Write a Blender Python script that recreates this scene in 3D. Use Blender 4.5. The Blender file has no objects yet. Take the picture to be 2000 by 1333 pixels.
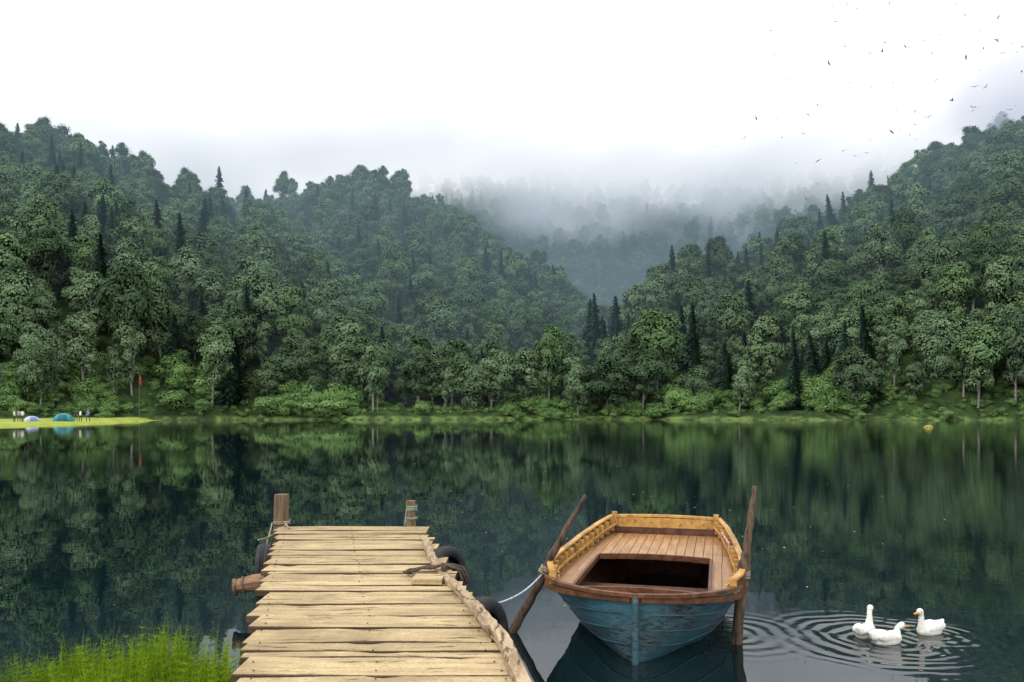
import bpy, math, random
import numpy as np
from mathutils import Vector, Matrix
random.seed(7); RNG=np.random.default_rng(7)
S=bpy.context.scene
S.view_settings.view_transform='Standard'; S.view_settings.look='None'; S.view_settings.exposure=0
F=1556.0; HC=2.05

# ---------------------------------------------------------------- helpers
def link(o,parent=None):
    S.collection.objects.link(o)
    if parent is not None: o.parent=parent
    return o
def empty(name,loc=(0,0,0),rz=0):
    e=bpy.data.objects.new(name,None); e.location=loc; e.rotation_euler=(0,0,rz); e.empty_display_size=.2
    return link(e)
def mesh(name,verts,faces,mats=(),fm=None,smooth=False,tint=None):
    me=bpy.data.meshes.new(name)
    me.from_pydata([tuple(map(float,v)) for v in verts],[],[tuple(int(i) for i in f) for f in faces])
    for m in mats: me.materials.append(m)
    if fm is not None: me.polygons.foreach_set('material_index',np.array(fm,dtype=np.int32))
    if smooth: me.polygons.foreach_set('use_smooth',np.ones(len(me.polygons),dtype=bool))
    if tint is not None:
        a=me.attributes.new('tint','FLOAT','FACE'); a.data.foreach_set('value',np.array(tint,dtype=np.float32))
    me.update(); return me
def obj(name,verts,faces,mats=(),parent=None,**k):
    return link(bpy.data.objects.new(name,mesh(name,verts,faces,mats,**k)),parent)
class MB:
    """mesh accumulator"""
    def __init__(s): s.v=[];s.f=[];s.m=[];s.t=[]
    def add(s,v,f,m=0,t=0.5):
        o=len(s.v); s.v+= [tuple(p) for p in v]; s.f+=[tuple(i+o for i in q) for q in f]; s.m+=(list(m) if isinstance(m,list) else [m]*len(f)); s.t+=[t]*len(f)
    def box(s,c,h,m=0,t=.5,R=None):
        vs=[Vector((x*h[0],y*h[1],z*h[2])) for x in(-1,1) for y in(-1,1) for z in(-1,1)]
        if R is not None: vs=[R@v for v in vs]
        vs=[v+Vector(c) for v in vs]
        s.add(vs,[(0,1,3,2),(4,6,7,5),(0,4,5,1),(2,3,7,6),(0,2,6,4),(1,5,7,3)],m,t)
    def tube(s,pts,rad,n=10,m=0,t=.5,jit=0,flat=None):
        pts=[Vector(p) for p in pts]
        if not hasattr(rad,'__len__'): rad=[rad]*len(pts)
        vs=[];up=Vector((0.13,0.31,1)).normalized()
        ang=[random.uniform(1-jit,1+jit) for _ in range(n)]
        for i,p in enumerate(pts):
            d=(pts[min(i+1,len(pts)-1)]-pts[max(i-1,0)]).normalized()
            a=d.cross(up)
            if a.length<.05: a=d.cross(Vector((1,0,0)))
            a.normalize(); b=d.cross(a)
            for k in range(n):
                th=2*math.pi*k/n; r=rad[i]*ang[k]*(1+random.uniform(-jit,jit)*.5)
                vs.append(p+a*math.cos(th)*r+b*math.sin(th)*r)
        fs=[]
        for i in range(len(pts)-1):
            for k in range(n):
                k2=(k+1)%n; fs.append((i*n+k,i*n+k2,(i+1)*n+k2,(i+1)*n+k))
        fs.append(tuple(range(n))[::-1]); fs.append(tuple((len(pts)-1)*n+k for k in range(n)))
        s.add(vs,fs,m,t)
    def sweep(s,pts,w,h,m=0,t=.5,jit=0):
        """rectangular section swept along path; w lateral, h vertical"""
        pts=[Vector(p) for p in pts]; vs=[]
        for i,p in enumerate(pts):
            d=(pts[min(i+1,len(pts)-1)]-pts[max(i-1,0)]); d.z=0; d.normalize(); a=Vector((d.y,-d.x,0))
            ww=w*(1+random.uniform(-jit,jit)); hh=h*(1+random.uniform(-jit,jit))
            vs+=[p+a*ww/2+Vector((0,0,hh/2)),p-a*ww/2+Vector((0,0,hh/2)),p-a*ww/2-Vector((0,0,hh/2)),p+a*ww/2-Vector((0,0,hh/2))]
        fs=[]
        for i in range(len(pts)-1):
            for k in range(4):
                k2=(k+1)%4; fs.append((i*4+k,i*4+k2,i*4+4+k2,i*4+4+k))
        fs+=[(3,2,1,0),tuple(len(vs)-4+k for k in range(4))]
        s.add(vs,fs,m,t)
    def ell(s,c,r,m=0,t=.5,nu=14,nv=10,R=None):
        vs=[];
        for i in range(nv+1):
            ph=math.pi*i/nv
            for k in range(nu):
                th=2*math.pi*k/nu
                v=Vector((math.sin(ph)*math.cos(th)*r[0],math.sin(ph)*math.sin(th)*r[1],math.cos(ph)*r[2]))
                if R is not None: v=R@v
                vs.append(v+Vector(c))
        fs=[]
        for i in range(nv):
            for k in range(nu):
                k2=(k+1)%nu; fs.append((i*nu+k,(i+1)*nu+k,(i+1)*nu+k2,i*nu+k2))
        s.add(vs,fs,m,t)
    def obj(s,name,mats,parent=None,smooth=False):
        return obj(name,s.v,s.f,mats,parent,fm=s.m,smooth=smooth,tint=s.t)
# ---------------------------------------------------------------- materials
def newmat(name):
    m=bpy.data.materials.new(name); m.use_nodes=True; nt=m.node_tree; nt.nodes.clear()
    out=nt.nodes.new('ShaderNodeOutputMaterial'); return m,nt,out
class N:
    def __init__(s,nt): s.nt=nt
    def node(s,t,**k):
        n=s.nt.nodes.new(t)
        for a,b in k.items(): setattr(n,a,b)
        return n
    def put(s,sock,v):
        if isinstance(v,bpy.types.NodeSocket): s.nt.links.new(v,sock)
        else: sock.default_value=v
    def math(s,op,a,b=0.0,c=None,clamp=False):
        n=s.node('ShaderNodeMath',operation=op,use_clamp=clamp); s.put(n.inputs[0],a); s.put(n.inputs[1],b)
        if c is not None: s.put(n.inputs[2],c)
        return n.outputs[0]
    def mix(s,f,a,b,mode='MIX'):
        n=s.node('ShaderNodeMix',data_type='RGBA',blend_type=mode); s.put(n.inputs['Factor'],f)
        for k,v in ((6,a),(7,b)):
            s.put(n.inputs[k],v if isinstance(v,bpy.types.NodeSocket) else (*v,1) if len(v)==3 else v)
        return n.outputs[2]
    def ramp(s,f,lo,hi,a=0.,b=1.):
        n=s.node('ShaderNodeMapRange',interpolation_type='SMOOTHSTEP'); s.put(n.inputs[0],f); s.put(n.inputs[1],lo); s.put(n.inputs[2],hi); s.put(n.inputs[3],a); s.put(n.inputs[4],b); return n.outputs[0]
    def noise(s,vec,scale,detail=3,rough=.5,dist=0):
        n=s.node('ShaderNodeTexNoise'); s.put(n.inputs['Vector'],vec); s.put(n.inputs['Scale'],scale); s.put(n.inputs['Detail'],detail); s.put(n.inputs['Roughness'],rough); s.put(n.inputs['Distortion'],dist); return n.outputs['Fac']
    def mapping(s,vec,scale,loc=(0,0,0)):
        n=s.node('ShaderNodeMapping'); s.put(n.inputs[0],vec); n.inputs['Scale'].default_value=scale; s.put(n.inputs['Location'],loc); return n.outputs[0]
    def attr(s,name): 
        n=s.node('ShaderNodeAttribute',attribute_name=name); return n.outputs['Fac']
def simple(name,col,rough=.7,var=.25,scale=8,spec=.3):
    m,nt,out=newmat(name); g=N(nt); tc=g.node('ShaderNodeTexCoord').outputs['Object']
    f=g.noise(tc,scale,4,.6); f=g.ramp(f,.3,.7)
    c=g.mix(f,tuple(x*(1-var) for x in col),tuple(min(1,x*(1+var)) for x in col))
    b=g.node('ShaderNodeBsdfPrincipled'); g.put(b.inputs['Base Color'],c); b.inputs['Roughness'].default_value=rough; b.inputs['Specular IOR Level'].default_value=spec
    nt.links.new(b.outputs[0],out.inputs[0]); return m
def wood(name,light,dark,stretch=(1,10,10),rough=.75,crack=.6,bump=.006,paint=None,spec=.25,stain=None,ct=(.30,.37),grit=.7):
    m,nt,out=newmat(name); g=N(nt); tc=g.node('ShaderNodeTexCoord').outputs['Object']; t=g.attr('tint')
    off=g.node('ShaderNodeCombineXYZ'); g.put(off.inputs[0],g.math('MULTIPLY',t,37.)); g.put(off.inputs[1],g.math('MULTIPLY',t,11.)); g.put(off.inputs[2],g.math('MULTIPLY',t,23.))
    v=g.mapping(tc,stretch,off.outputs[0])
    g1=g.noise(v,2.2,6,.65,.4); g2=g.noise(v,3.2 if ct[0]>.32 else 7,5,.62,.3); blot=g.noise(g.mapping(tc,(1,1,1),off.outputs[0]),2.0,5,.6); fine=g.noise(tc,45,4,.75)
    f=g.ramp(g1,.32,.68); c=g.mix(f,dark,light)
    tv=g.math('MULTIPLY_ADD',t,.45,.72); tv=g.math('ADD',tv,g.math('MULTIPLY_ADD',fine,grit,-.46*grit)); tvc=g.node('ShaderNodeCombineColor')
    for i in range(3): g.put(tvc.inputs[i],tv)
    c=g.mix(1.0,c,tvc.outputs[0],'MULTIPLY')
    if stain: c=g.mix(g.math('MULTIPLY',g.ramp(blot,.45,.68),.75),c,stain)
    cr=g.ramp(g2,ct[0],ct[1],1.,0.); cr=g.math('MULTIPLY',cr,crack)
    c=g.mix(cr,c,tuple(x*.22 for x in dark))
    if paint:
        pf=g.ramp(blot,.38,.62); c=g.mix(g.math('MULTIPLY',pf,.9),c,paint)
    b=g.node('ShaderNodeBsdfPrincipled'); g.put(b.inputs['Base Color'],c); b.inputs['Roughness'].default_value=rough; b.inputs['Specular IOR Level'].default_value=spec
    h=g.math('SUBTRACT',g.math('MULTIPLY',g1,.5),cr)
    bp=g.node('ShaderNodeBump'); bp.inputs['Strength'].default_value=.8; bp.inputs['Distance'].default_value=bump; g.put(bp.inputs['Height'],h); nt.links.new(bp.outputs[0],b.inputs['Normal'])
    nt.links.new(b.outputs[0],out.inputs[0]); return m
def leaf(name,a,b_,trans=.25,hue=None,dk=.38):
    m,nt,out=newmat(name); g=N(nt); t=g.attr('tint'); r=g.node('ShaderNodeObjectInfo').outputs['Random']
    c=g.mix(t,a,b_)
    c=g.mix(g.ramp(r,.2,1.,0.,.82),c,tuple(x*dk*1.6 for x in a))
    if hue: c=g.mix(g.ramp(g.math('FRACT',g.math('MULTIPLY',r,7.3)),.6,1.,0.,.55),c,hue)
    d=g.node('ShaderNodeBsdfDiffuse'); g.put(d.inputs[0],c); tr=g.node('ShaderNodeBsdfTranslucent'); g.put(tr.inputs[0],c)
    mx=g.node('ShaderNodeMixShader'); mx.inputs[0].default_value=trans; nt.links.new(d.outputs[0],mx.inputs[1]); nt.links.new(tr.outputs[0],mx.inputs[2]); nt.links.new(mx.outputs[0],out.inputs[0]); return m

# ---------------------------------------------------------------- camera, light, world
cam=bpy.data.cameras.new('camera'); co=link(bpy.data.objects.new('camera',cam)); co.location=(0,0,HC); co.rotation_euler=(math.radians(90),0,0)
cam.sensor_width=36; cam.lens=36*F/2000; cam.shift_y=(800-666.5)/2000; cam.clip_end=9000; cam.clip_start=.05; S.camera=co
el,az=math.radians(50),math.radians(232)   # sun high, behind the viewer and to the left
sun=bpy.data.lights.new('sun','SUN'); sun.energy=1.5; sun.angle=math.radians(12); sun.color=(1,.96,.88); so=link(bpy.data.objects.new('sun',sun))
sd=Vector((math.sin(az)*math.cos(el),math.cos(az)*math.cos(el),math.sin(el))); so.rotation_euler=sd.to_track_quat('Z','Y').to_euler(); so.location=(0,-20,60)
W=bpy.data.worlds.new('World'); S.world=W; W.use_nodes=True; nt=W.node_tree; nt.nodes.clear(); g=N(nt)
sky=g.node('ShaderNodeTexSky',sky_type='NISHITA'); sky.sun_disc=False; sky.sun_elevation=el; sky.sun_rotation=az
bg=g.node('ShaderNodeBackground'); bg.inputs[1].default_value=.1
gen=g.node('ShaderNodeTexCoord').outputs['Generated']; cl=g.noise(gen,3.,4,.5)
cc=g.mix(cl,(16.0,16.3,17.2),(18.5,18.6,18.8)); g.put(bg.inputs[0],g.mix(.93,sky.outputs[0],cc))
wo=g.node('ShaderNodeOutputWorld'); nt.links.new(bg.outputs[0],wo.inputs[0])

# ---------------------------------------------------------------- terrain
def lay(u,y,tab,TH=13,pw=.85):
    U=[r[0] for r in tab]; vt=np.interp(u,U,[r[1] for r in tab]); yr=np.interp(u,U,[r[2] for r in tab]); y0=np.interp(u,U,[r[3] for r in tab])
    hr=HC+(800-vt)/F*yr-TH; t=(y-y0)/(yr-y0)
    up=hr*np.clip(t,0,1)**pw; dn=hr-(y-yr)*.55
    return np.where(t<0,-50,np.where(t<1,up,dn))
A=[(-900,260,340,112),(0,256,335,130),(100,280,335,139),(200,303,330,144),(350,350,325,150),(480,378,315,154),(560,430,300,157),(700,560,270,159),(830,690,230,160),(900,900,220,165)]
B=[(100,600,480,240),(300,470,480,230),(450,400,475,225),(560,368,470,220),(620,352,462,215),(700,342,455,212),(770,352,445,210),(830,378,435,208),(900,415,420,205),(1000,478,400,205),(1110,560,370,210),(1180,620,350,215),(1300,740,330,225),(1400,900,330,240)]
C=[(300,420,900,520),(700,330,900,520),(850,330,880,500),(1000,345,850,480),(1150,345,830,470),(1300,370,830,470),(1500,310,850,480),(1800,230,900,520),(2300,160,900,520)]
D=[(1000,960,185,165),(1050,775,186,164),(1075,670,190,163),(1130,622,200,162),(1200,585,212,160),(1250,575,225,159),(1310,520,240,158),(1400,495,262,156),(1480,462,282,154),(1560,425,300,153),(1640,382,320,152),(1700,356,335,151),(1780,322,352,150),(1850,292,370,149),(1930,258,388,147),(2000,222,402,145),(2200,170,430,140),(2900,120,450,120)]
SHU=[-900,0,300,650,1000,1500,2000,2900]; SHY=[100,128,148,156,160,154,143,118]
def shore(u): return np.interp(u,SHU,SHY)
def Ht(x,y):
    x=np.asarray(x,float); y=np.asarray(y,float); u=1000+F*x/y
    n=3.2*np.sin(x*.031+1.3)*np.sin(y*.027+.4)+2.2*np.sin(x*.071+y*.043)+1.4*np.sin(x*.13-y*.11+2)
    h=np.maximum.reduce([lay(u,y,A,14.5),lay(u,y,B,15.5),lay(u,y,C,16,.8),lay(u,y,D,14.5)])
    ys=shore(u)+2.0*np.sin(x*.09)+1.2*np.sin(x*.31)
    base=np.clip((y-ys)*.45,-2.5,1.8)
    h=np.where(h>2,h+n*np.clip((h-2)/12,0,1),h)
    return np.where(y>ys,np.maximum(base,h),base)
ss=np.linspace(-1.15,1.25,260); yy=np.concatenate([np.linspace(95,260,110),np.geomspace(264,1250,110)])
gs,gy=np.meshgrid(ss,yy); gx=gs*gy; gz=Ht(gx,gy); ncol=len(ss)
V=np.stack([gx.ravel(),gy.ravel(),gz.ravel()],1)
i=np.arange(len(yy)-1)[:,None]*ncol+np.arange(ncol-1)[None,:]; i=i.ravel(); Fq=np.stack([i,i+1,i+ncol+1,i+ncol],1)
gm,nt,out=newmat('forest_floor'); g=N(nt); P=g.node('ShaderNodeNewGeometry').outputs['Position']
sep=g.node('ShaderNodeSeparateXYZ'); nt.links.new(P,sep.inputs[0])
n1=g.noise(P,.35,5,.65); c=g.mix(g.ramp(n1,.35,.65),(.018,.03,.014),(.045,.075,.025))
gr=g.mix(g.ramp(g.noise(P,.5,5,.65),.4,.65),(.035,.055,.024),(.14,.20,.06))
c=g.mix(g.ramp(sep.outputs[2],.4,1.0,1.,0.),c,gr)
d=g.node('ShaderNodeBsdfDiffuse'); g.put(d.inputs[0],c); nt.links.new(d.outputs[0],out.inputs[0])
obj('hills',V,Fq,(gm,),smooth=True)

# ---------------------------------------------------------------- tree prototypes
L_b=leaf('beech_leaves',(.078,.132,.068),(.275,.385,.205),.2,(.16,.27,.105))
L_c=leaf('spruce_needles',(.018,.038,.030),(.055,.095,.068),.1)
L_s=leaf('bush_leaves',(.13,.24,.08),(.33,.48,.17),.3,(.20,.34,.11),.6)
bark=simple('bark',(.24,.22,.20),.9,.4,3); core=simple('crown_shade_core',(.013,.026,.014),1,.3,2,0)  # core: solid dark filler, crown-interior shade put into its colour
def quads(cen,nrm,size,asp=1.0):
    n=len(cen); nrm=nrm/np.linalg.norm(nrm,axis=1,keepdims=True)
    r=RNG.normal(size=(n,3)); a=np.cross(nrm,r); a/=np.linalg.norm(a,axis=1,keepdims=True); b=np.cross(nrm,a)
    s=np.asarray(size)[:,None]
    k=[RNG.uniform(.6,1.25,(n,1)) for _ in range(4)]
    v=np.stack([cen+a*s*k[0],cen+b*s*asp*k[1],cen-a*s*k[2],cen-b*s*asp*k[3]],1).reshape(-1,3)
    return v,np.arange(4*n).reshape(n,4)
def broad(seed,H=17,R=5.2,zb=.30,nl=34,per=150,leafs=.30,mat=None,trunk=True,cn=None):
    global RNG; RNG=np.random.default_rng(seed); random.seed(seed)
    cz=H*(zb+1)/2; hz=H*(1-zb)/2
    b=MB(); lob=[]
    for k in range(nl):
        z=RNG.uniform(-1,1); th=k*2.4+RNG.normal(0,.3); 
        wid=math.sqrt(max(.0,1-max(z,-.10)**2)) if z>-.10 else (1+z*.45)
        rr=RNG.uniform(.5,.88)
        lob.append((math.cos(th)*R*rr*wid,math.sin(th)*R*rr*wid,cz+z*hz*.82,R*RNG.uniform(.18,.38)*(1 if z>-.3 else .75)))
    lob.append((0,0,cz,R*.6)); lob.append((0,0,cz+hz*.52,R*.48)); lob.append((0,0,cz-hz*.5,R*.4))
    lob=np.array(lob)
    if trunk:
        b.tube([(0,0,-1.5),(.1,0,H*.2),(-.1,.1,H*.45),(0,0,H*.8)],[.30,.24,.18,.07],7,1)
        for k in range(6):
            q=lob[random.randrange(nl)]; z0=H*random.uniform(max(zb,.1)*.7,.5)
            b.tube([(0,0,z0),(q[0]*.5,q[1]*.5,(z0+q[2])/2),(q[0],q[1],q[2])],[.13,.09,.04],5,1)
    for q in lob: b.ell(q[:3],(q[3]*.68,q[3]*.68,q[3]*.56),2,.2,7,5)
    C=[];Nn=[];T=[]
    for q in lob:
        pr=int(per*(q[3]/(R*.31))**1.6)
        d=RNG.normal(size=(pr,3)); d[:,2]=d[:,2]*.9+.3; d/=np.linalg.norm(d,axis=1,keepdims=True)
        p=q[:3]+d*q[3]*RNG.normal(.98,.15,(pr,1))*np.array([1,1,.78]); p[:,2]-=RNG.uniform(0,.4,pr)
        # blend lobe normal with whole-crown normal so that crowns shade as volumes
        cr=(p-np.array([0,0,cz-hz*.3]))/np.array([R,R,hz*1.2])
        C.append(p); Nn.append(d*.7+cr*.8+RNG.normal(size=(pr,3))*.26+np.array([0,0,.18])); T.append(np.clip(RNG.normal(.42+RNG.uniform(-.18,.2),.16,pr),0,1))
    C=np.concatenate(C);Nn=np.concatenate(Nn);T=np.concatenate(T)
    v,f=quads(C,Nn,RNG.uniform(.5,1.4,len(C))*leafs,.75)
    o=len(b.v); b.v+= [tuple(p) for p in v]; b.f+=[tuple(q) for q in (f+o)]; b.m+=[0]*len(f); b.t+=list(T)
    return mesh('t',b.v,b.f,(mat,bark,core),fm=b.m,tint=b.t)
def spruce(seed,H=21,R=3.0):
    global RNG; RNG=np.random.default_rng(seed); random.seed(seed)
    b=MB(); b.tube([(0,0,-1.5),(0,0,H*.5),(0,0,H*.99)],[.3,.18,.03],6,1)
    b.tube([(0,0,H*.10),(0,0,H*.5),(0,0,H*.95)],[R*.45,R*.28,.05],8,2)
    z=H*.06
    while z<H*.985:
        fr=1-z/H; r0=R*(fr**.8)*random.uniform(.68,1.22)+.15; nb=int(8+9*fr)
        for k in range(nb):
            th=random.uniform(0,2*math.pi); r=r0*random.uniform(.6,1.2); dx,dy=math.cos(th),math.sin(th); px,py=-dy,dx
            w=(.22+.42*fr); tt=random.uniform(.05,.95); vs=[];sag=random.uniform(.2,.5)
            for j,q in enumerate((.1,.5,.8,1.0)):
                zz=z-sag*r*q*q*1.0+random.uniform(-.08,.08)+(.12*r if j==3 else 0); ww=w*(1.15-q*.95)*random.uniform(.7,1.3)
                vs+= [(dx*r*q+px*ww,dy*r*q+py*ww,zz-.25*ww-.1),(dx*r*q-px*ww,dy*r*q-py*ww,zz+.1)]
            b.add(vs,[(0,1,3,2),(2,3,5,4),(4,5,7,6)],0,tt)
        z+=.24+.36*fr
    return mesh('t',b.v,b.f,(L_c,bark,core),fm=b.m,tint=b.t)
protos=bpy.data.collections.new('tree_kinds')
def proto(name,me):
    me.name=name; o=bpy.data.objects.new(name,me); protos.objects.link(o)
for k in range(5): proto('k0%d_beech'%k,broad(20+k,H=[17,19,16,20,18][k],R=[6.0,5.2,6.6,5.6,4.8][k],zb=[.10,.14,.06,.2,.05][k],nl=36,per=215,leafs=.275,mat=L_b))
for k in range(2): proto('k0%d_alder'%(5+k),broad(40+k,H=18,R=3.9,zb=.14,nl=30,per=150,leafs=.26,mat=L_b))
for k in range(3): proto('k%02d_spruce'%(7+k),spruce(60+k,H=[21,23,19][k],R=[4.4,4.4,4.7][k]))
for k in range(2): proto('k%02d_shrub'%(10+k),broad(80+k,H=4.0,R=3.0,zb=-.1,nl=18,per=200,leafs=.17,mat=L_s,trunk=False))
RNG=np.random.default_rng(3); random.seed(3)

def scatter_group():
    ng=bpy.data.node_groups.new('scatter','GeometryNodeTree')
    ng.interface.new_socket('Geometry',in_out='INPUT',socket_type='NodeSocketGeometry'); ng.interface.new_socket('Geometry',in_out='OUTPUT',socket_type='NodeSocketGeometry')
    i=ng.nodes.new('NodeGroupInput'); o=ng.nodes.new('NodeGroupOutput'); ip=ng.nodes.new('GeometryNodeInstanceOnPoints'); ci=ng.nodes.new('GeometryNodeCollectionInfo')
    ci.inputs['Collection'].default_value=protos; ci.inputs['Separate Children'].default_value=True; ci.inputs['Reset Children'].default_value=True
    ip.inputs['Pick Instance'].default_value=True
    def na(n,t):
        a=ng.nodes.new('GeometryNodeInputNamedAttribute'); a.data_type=t; a.inputs['Name'].default_value=n; return a.outputs['Attribute']
    L=ng.links.new
    L(i.outputs[0],ip.inputs['Points']); L(ci.outputs[0],ip.inputs['Instance']); L(na('kind','INT'),ip.inputs['Instance Index']); L(na('rot','FLOAT_VECTOR'),ip.inputs['Rotation']); L(na('scl','FLOAT_VECTOR'),ip.inputs['Scale']); L(ip.outputs[0],o.inputs[0])
    return ng
NG=scatter_group()
def scatter(name,pts,kind,rot,scl):
    me=bpy.data.meshes.new(name); me.from_pydata([tuple(p) for p in pts],[],[]); 
    a=me.attributes.new('kind','INT','POINT'); a.data.foreach_set('value',np.array(kind,dtype=np.int32))
    a=me.attributes.new('rot','FLOAT_VECTOR','POINT'); a.data.foreach_set('vector',np.array(rot,dtype=np.float32).ravel())
    a=me.attributes.new('scl','FLOAT_VECTOR','POINT'); a.data.foreach_set('vector',np.array(scl,dtype=np.float32).ravel())
    o=link(bpy.data.objects.new(name,me)); md=o.modifiers.new('scatter','NODES'); md.node_group=NG; return o
def place(y0,y1,sp,smul):
    xs=np.arange(-1.02*y1,1.02*y1,sp); ys=np.arange(y0,y1,sp); X,Y=np.meshgrid(xs,ys); X=X.ravel()+RNG.uniform(-.48,.48,X.size)*sp; Y=Y.ravel()+RNG.uniform(-.48,.48,Y.size)*sp
    k=(np.abs(X/Y)<.84); X,Y=X[k],Y[k]; Z=Ht(X,Y); u=1000+F*X/Y
    k=(Z>.6)&(Y>np.interp(u,[-900,0,300,650,1000,1500,2000,2900],[108,131,150,157,161,155,143,117])+RNG.uniform(0,4,len(Y))); X,Y,Z=X[k],Y[k],Z[k]
    m=np.full(len(X),-9.)
    for fr in np.linspace(.25,.985,45):
        yy_=Y*fr; xx_=X*fr; h=np.where(yy_>100,Ht(xx_,np.maximum(yy_,100)),-2); m=np.maximum(m,(h+3-HC)/yy_)
    k=(Z+22*smul-HC)/Y>m; X,Y,Z=X[k],Y[k],Z[k]; n=len(X)
    cl=np.sin(X*.055+1)*np.sin(Y*.06+2)+.7*np.sin(X*.11+Y*.09)+RNG.normal(0,.7,n)
    kind=RNG.integers(0,7,n); con=cl>1.22; kind[con]=RNG.integers(7,10,con.sum())
    s=RNG.uniform(.58,1.2,n)*smul; s[con]=RNG.uniform(.65,1.0,con.sum())*smul
    Z=Z-.3
    return np.stack([X,Y,Z],1),kind,np.stack([RNG.normal(0,.05,n),RNG.normal(0,.05,n),RNG.uniform(0,6.28,n)],1),np.stack([s*RNG.uniform(.82,1.18,n),s*RNG.uniform(.82,1.18,n),s*RNG.uniform(.85,1.25,n)],1)
parts=[place(120,200,5.6,.78),place(200,310,6.9,.88),place(310,520,8.2,.97),place(520,960,12.5,1.15)]
# single spruces that break the skyline: (u-slope x/y, distance, height)
ex=[]
for u,y,h in [(1202,208,20),(1222,212,14),(1312,238,18),(1395,258,16),(1375,262,12),(1434,268,15),(1483,282,17),(1140,200,13),(1600,305,15),(1690,330,13),(1760,345,12),(1640,318,11),(1520,290,12),(1800,330,17),(1850,340,16),
              (30,333,17),(8,333,13),(220,328,16),(262,326,15),(275,326,13),(400,250,22),(620,380,22),(720,330,24),(575,455,16),(845,425,17),(865,420,18),(885,418,16),(905,415,17),(925,412,18),(945,408,15),(965,404,17),(590,200,20),(515,240,20),(640,230,17),(1255,222,13),(1740,240,22),(1460,185,21),(1440,182,18),(1610,200,18),(350,190,20),(195,165,19),(165,190,22),(140,172,20),(480,170,16),(745,180,17),(1090,192,14),(1330,178,17),(700,300,20),(480,300,20),(790,350,20),(810,345,18),(600,290,18),(395,240,20),(110,230,22),(1700,300,18),(1710,292,16),(1235,190,15)]:
    x=(u-1000)/F*y; ex.append((x,y,float(Ht(x,y))-.3,h/21.))
ex=np.array(ex); ne=len(ex)
parts.append((ex[:,:3],RNG.choice([7,8,9],ne),np.stack([np.zeros(ne),np.zeros(ne),RNG.uniform(0,6,ne)],1),np.repeat(ex[:,3:4],3,1)))
scatter('forest',*[np.concatenate([p[i] for p in parts]) for i in range(4)])
# shoreline shrubs
n=1250; u=RNG.uniform(-400,2500,n); yb=shore(u)+1.2+RNG.uniform(0,11,n); x=(u-1000)/F*yb
dens=np.sin(u*.013)+np.sin(u*.031+1)+RNG.normal(0,.5,n); z=Ht(x,yb); k=(z>.15)
sc=np.where(dens>0.7,RNG.uniform(.4,.9,n),RNG.uniform(.12,.42,n))*np.clip(.6+(yb-shore(u))*.07,0,1.4)
pts=np.stack([x,yb,z-.2],1)[k]; sc=sc[k]
m2=115; u2=np.concatenate([RNG.uniform(1275,1385,22),RNG.uniform(1520,1690,55),RNG.uniform(580,690,20),RNG.uniform(510,570,8),RNG.uniform(340,420,10)]); y2=shore(u2)+3+RNG.uniform(0,9,m2); x2=(u2-1000)/F*y2
pts=np.concatenate([pts,np.stack([x2,y2,Ht(x2,y2)],1)]); sc=np.concatenate([sc,RNG.uniform(.6,1.4,m2)]); n=len(pts)
scatter('shore_shrubs',pts,RNG.integers(10,12,n),np.stack([np.zeros(n),np.zeros(n),RNG.uniform(0,6.28,n)],1),np.stack([sc,sc,sc*RNG.uniform(.6,1.1,n)],1))

# ---------------------------------------------------------------- mist and cloud (volumes; their emission stands in for scattered sky light)
def volbox(name,lo,hi,mat):
    c=[(a+b)/2 for a,b in zip(lo,hi)]; h=[(b-a)/2 for a,b in zip(lo,hi)]; b=MB(); b.box(c,h); return b.obj(name,(mat,))
mm,nt,out=newmat('valley_mist'); g=N(nt); sg=.0024
e=g.node('ShaderNodeEmission'); e.inputs[0].default_value=(.20,.29,.345,1); e.inputs[1].default_value=sg  # haze colour is emitted by the mist itself, in place of scattering
ab=g.node('ShaderNodeVolumeAbsorption'); ab.inputs[0].default_value=(0,0,0,1); ab.inputs[1].default_value=sg
ad=g.node('ShaderNodeAddShader'); nt.links.new(e.outputs[0],ad.inputs[0]); nt.links.new(ab.outputs[0],ad.inputs[1]); nt.links.new(ad.outputs[0],out.inputs['Volume'])
volbox('mist',(-1500,165,-6),(1500,1400,112),mm)
def cloudmat(name,build,rate):
    cm,nt,out=newmat(name); g=N(nt); P=g.node('ShaderNodeNewGeometry').outputs['Position']; sep=g.node('ShaderNodeSeparateXYZ'); nt.links.new(P,sep.inputs[0])
    den,col=build(g,P,sep)
    e=g.node('ShaderNodeEmission'); g.put(e.inputs[0],col); g.put(e.inputs[1],den)
    ab=g.node('ShaderNodeVolumeAbsorption'); ab.inputs[0].default_value=(0,0,0,1); g.put(ab.inputs[1],den)
    ad=g.node('ShaderNodeAddShader'); nt.links.new(e.outputs[0],ad.inputs[0]); nt.links.new(ab.outputs[0],ad.inputs[1]); nt.links.new(ad.outputs[0],out.inputs['Volume'])
    cm.cycles.volume_step_rate=rate; return cm
def c1(g,P,sep):
    nz=g.noise(g.mapping(P,(1,1,2.0)),.007,3,.55)
    q=g.math('ADD',sep.outputs[2],g.math('MULTIPLY',g.math('SUBTRACT',nz,.5),300.))
    return g.math('MULTIPLY',g.ramp(q,148.,285.),.026), g.mix(g.ramp(sep.outputs[2],150.,235.),(.86,.92,1.05),(1.65,1.65,1.65))  # dim base and bright top of the cloud are put into its emission
volbox('cloud_bank',(-1100,470,110),(1100,1050,420),cloudmat('low_cloud',c1,.45))
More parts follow.
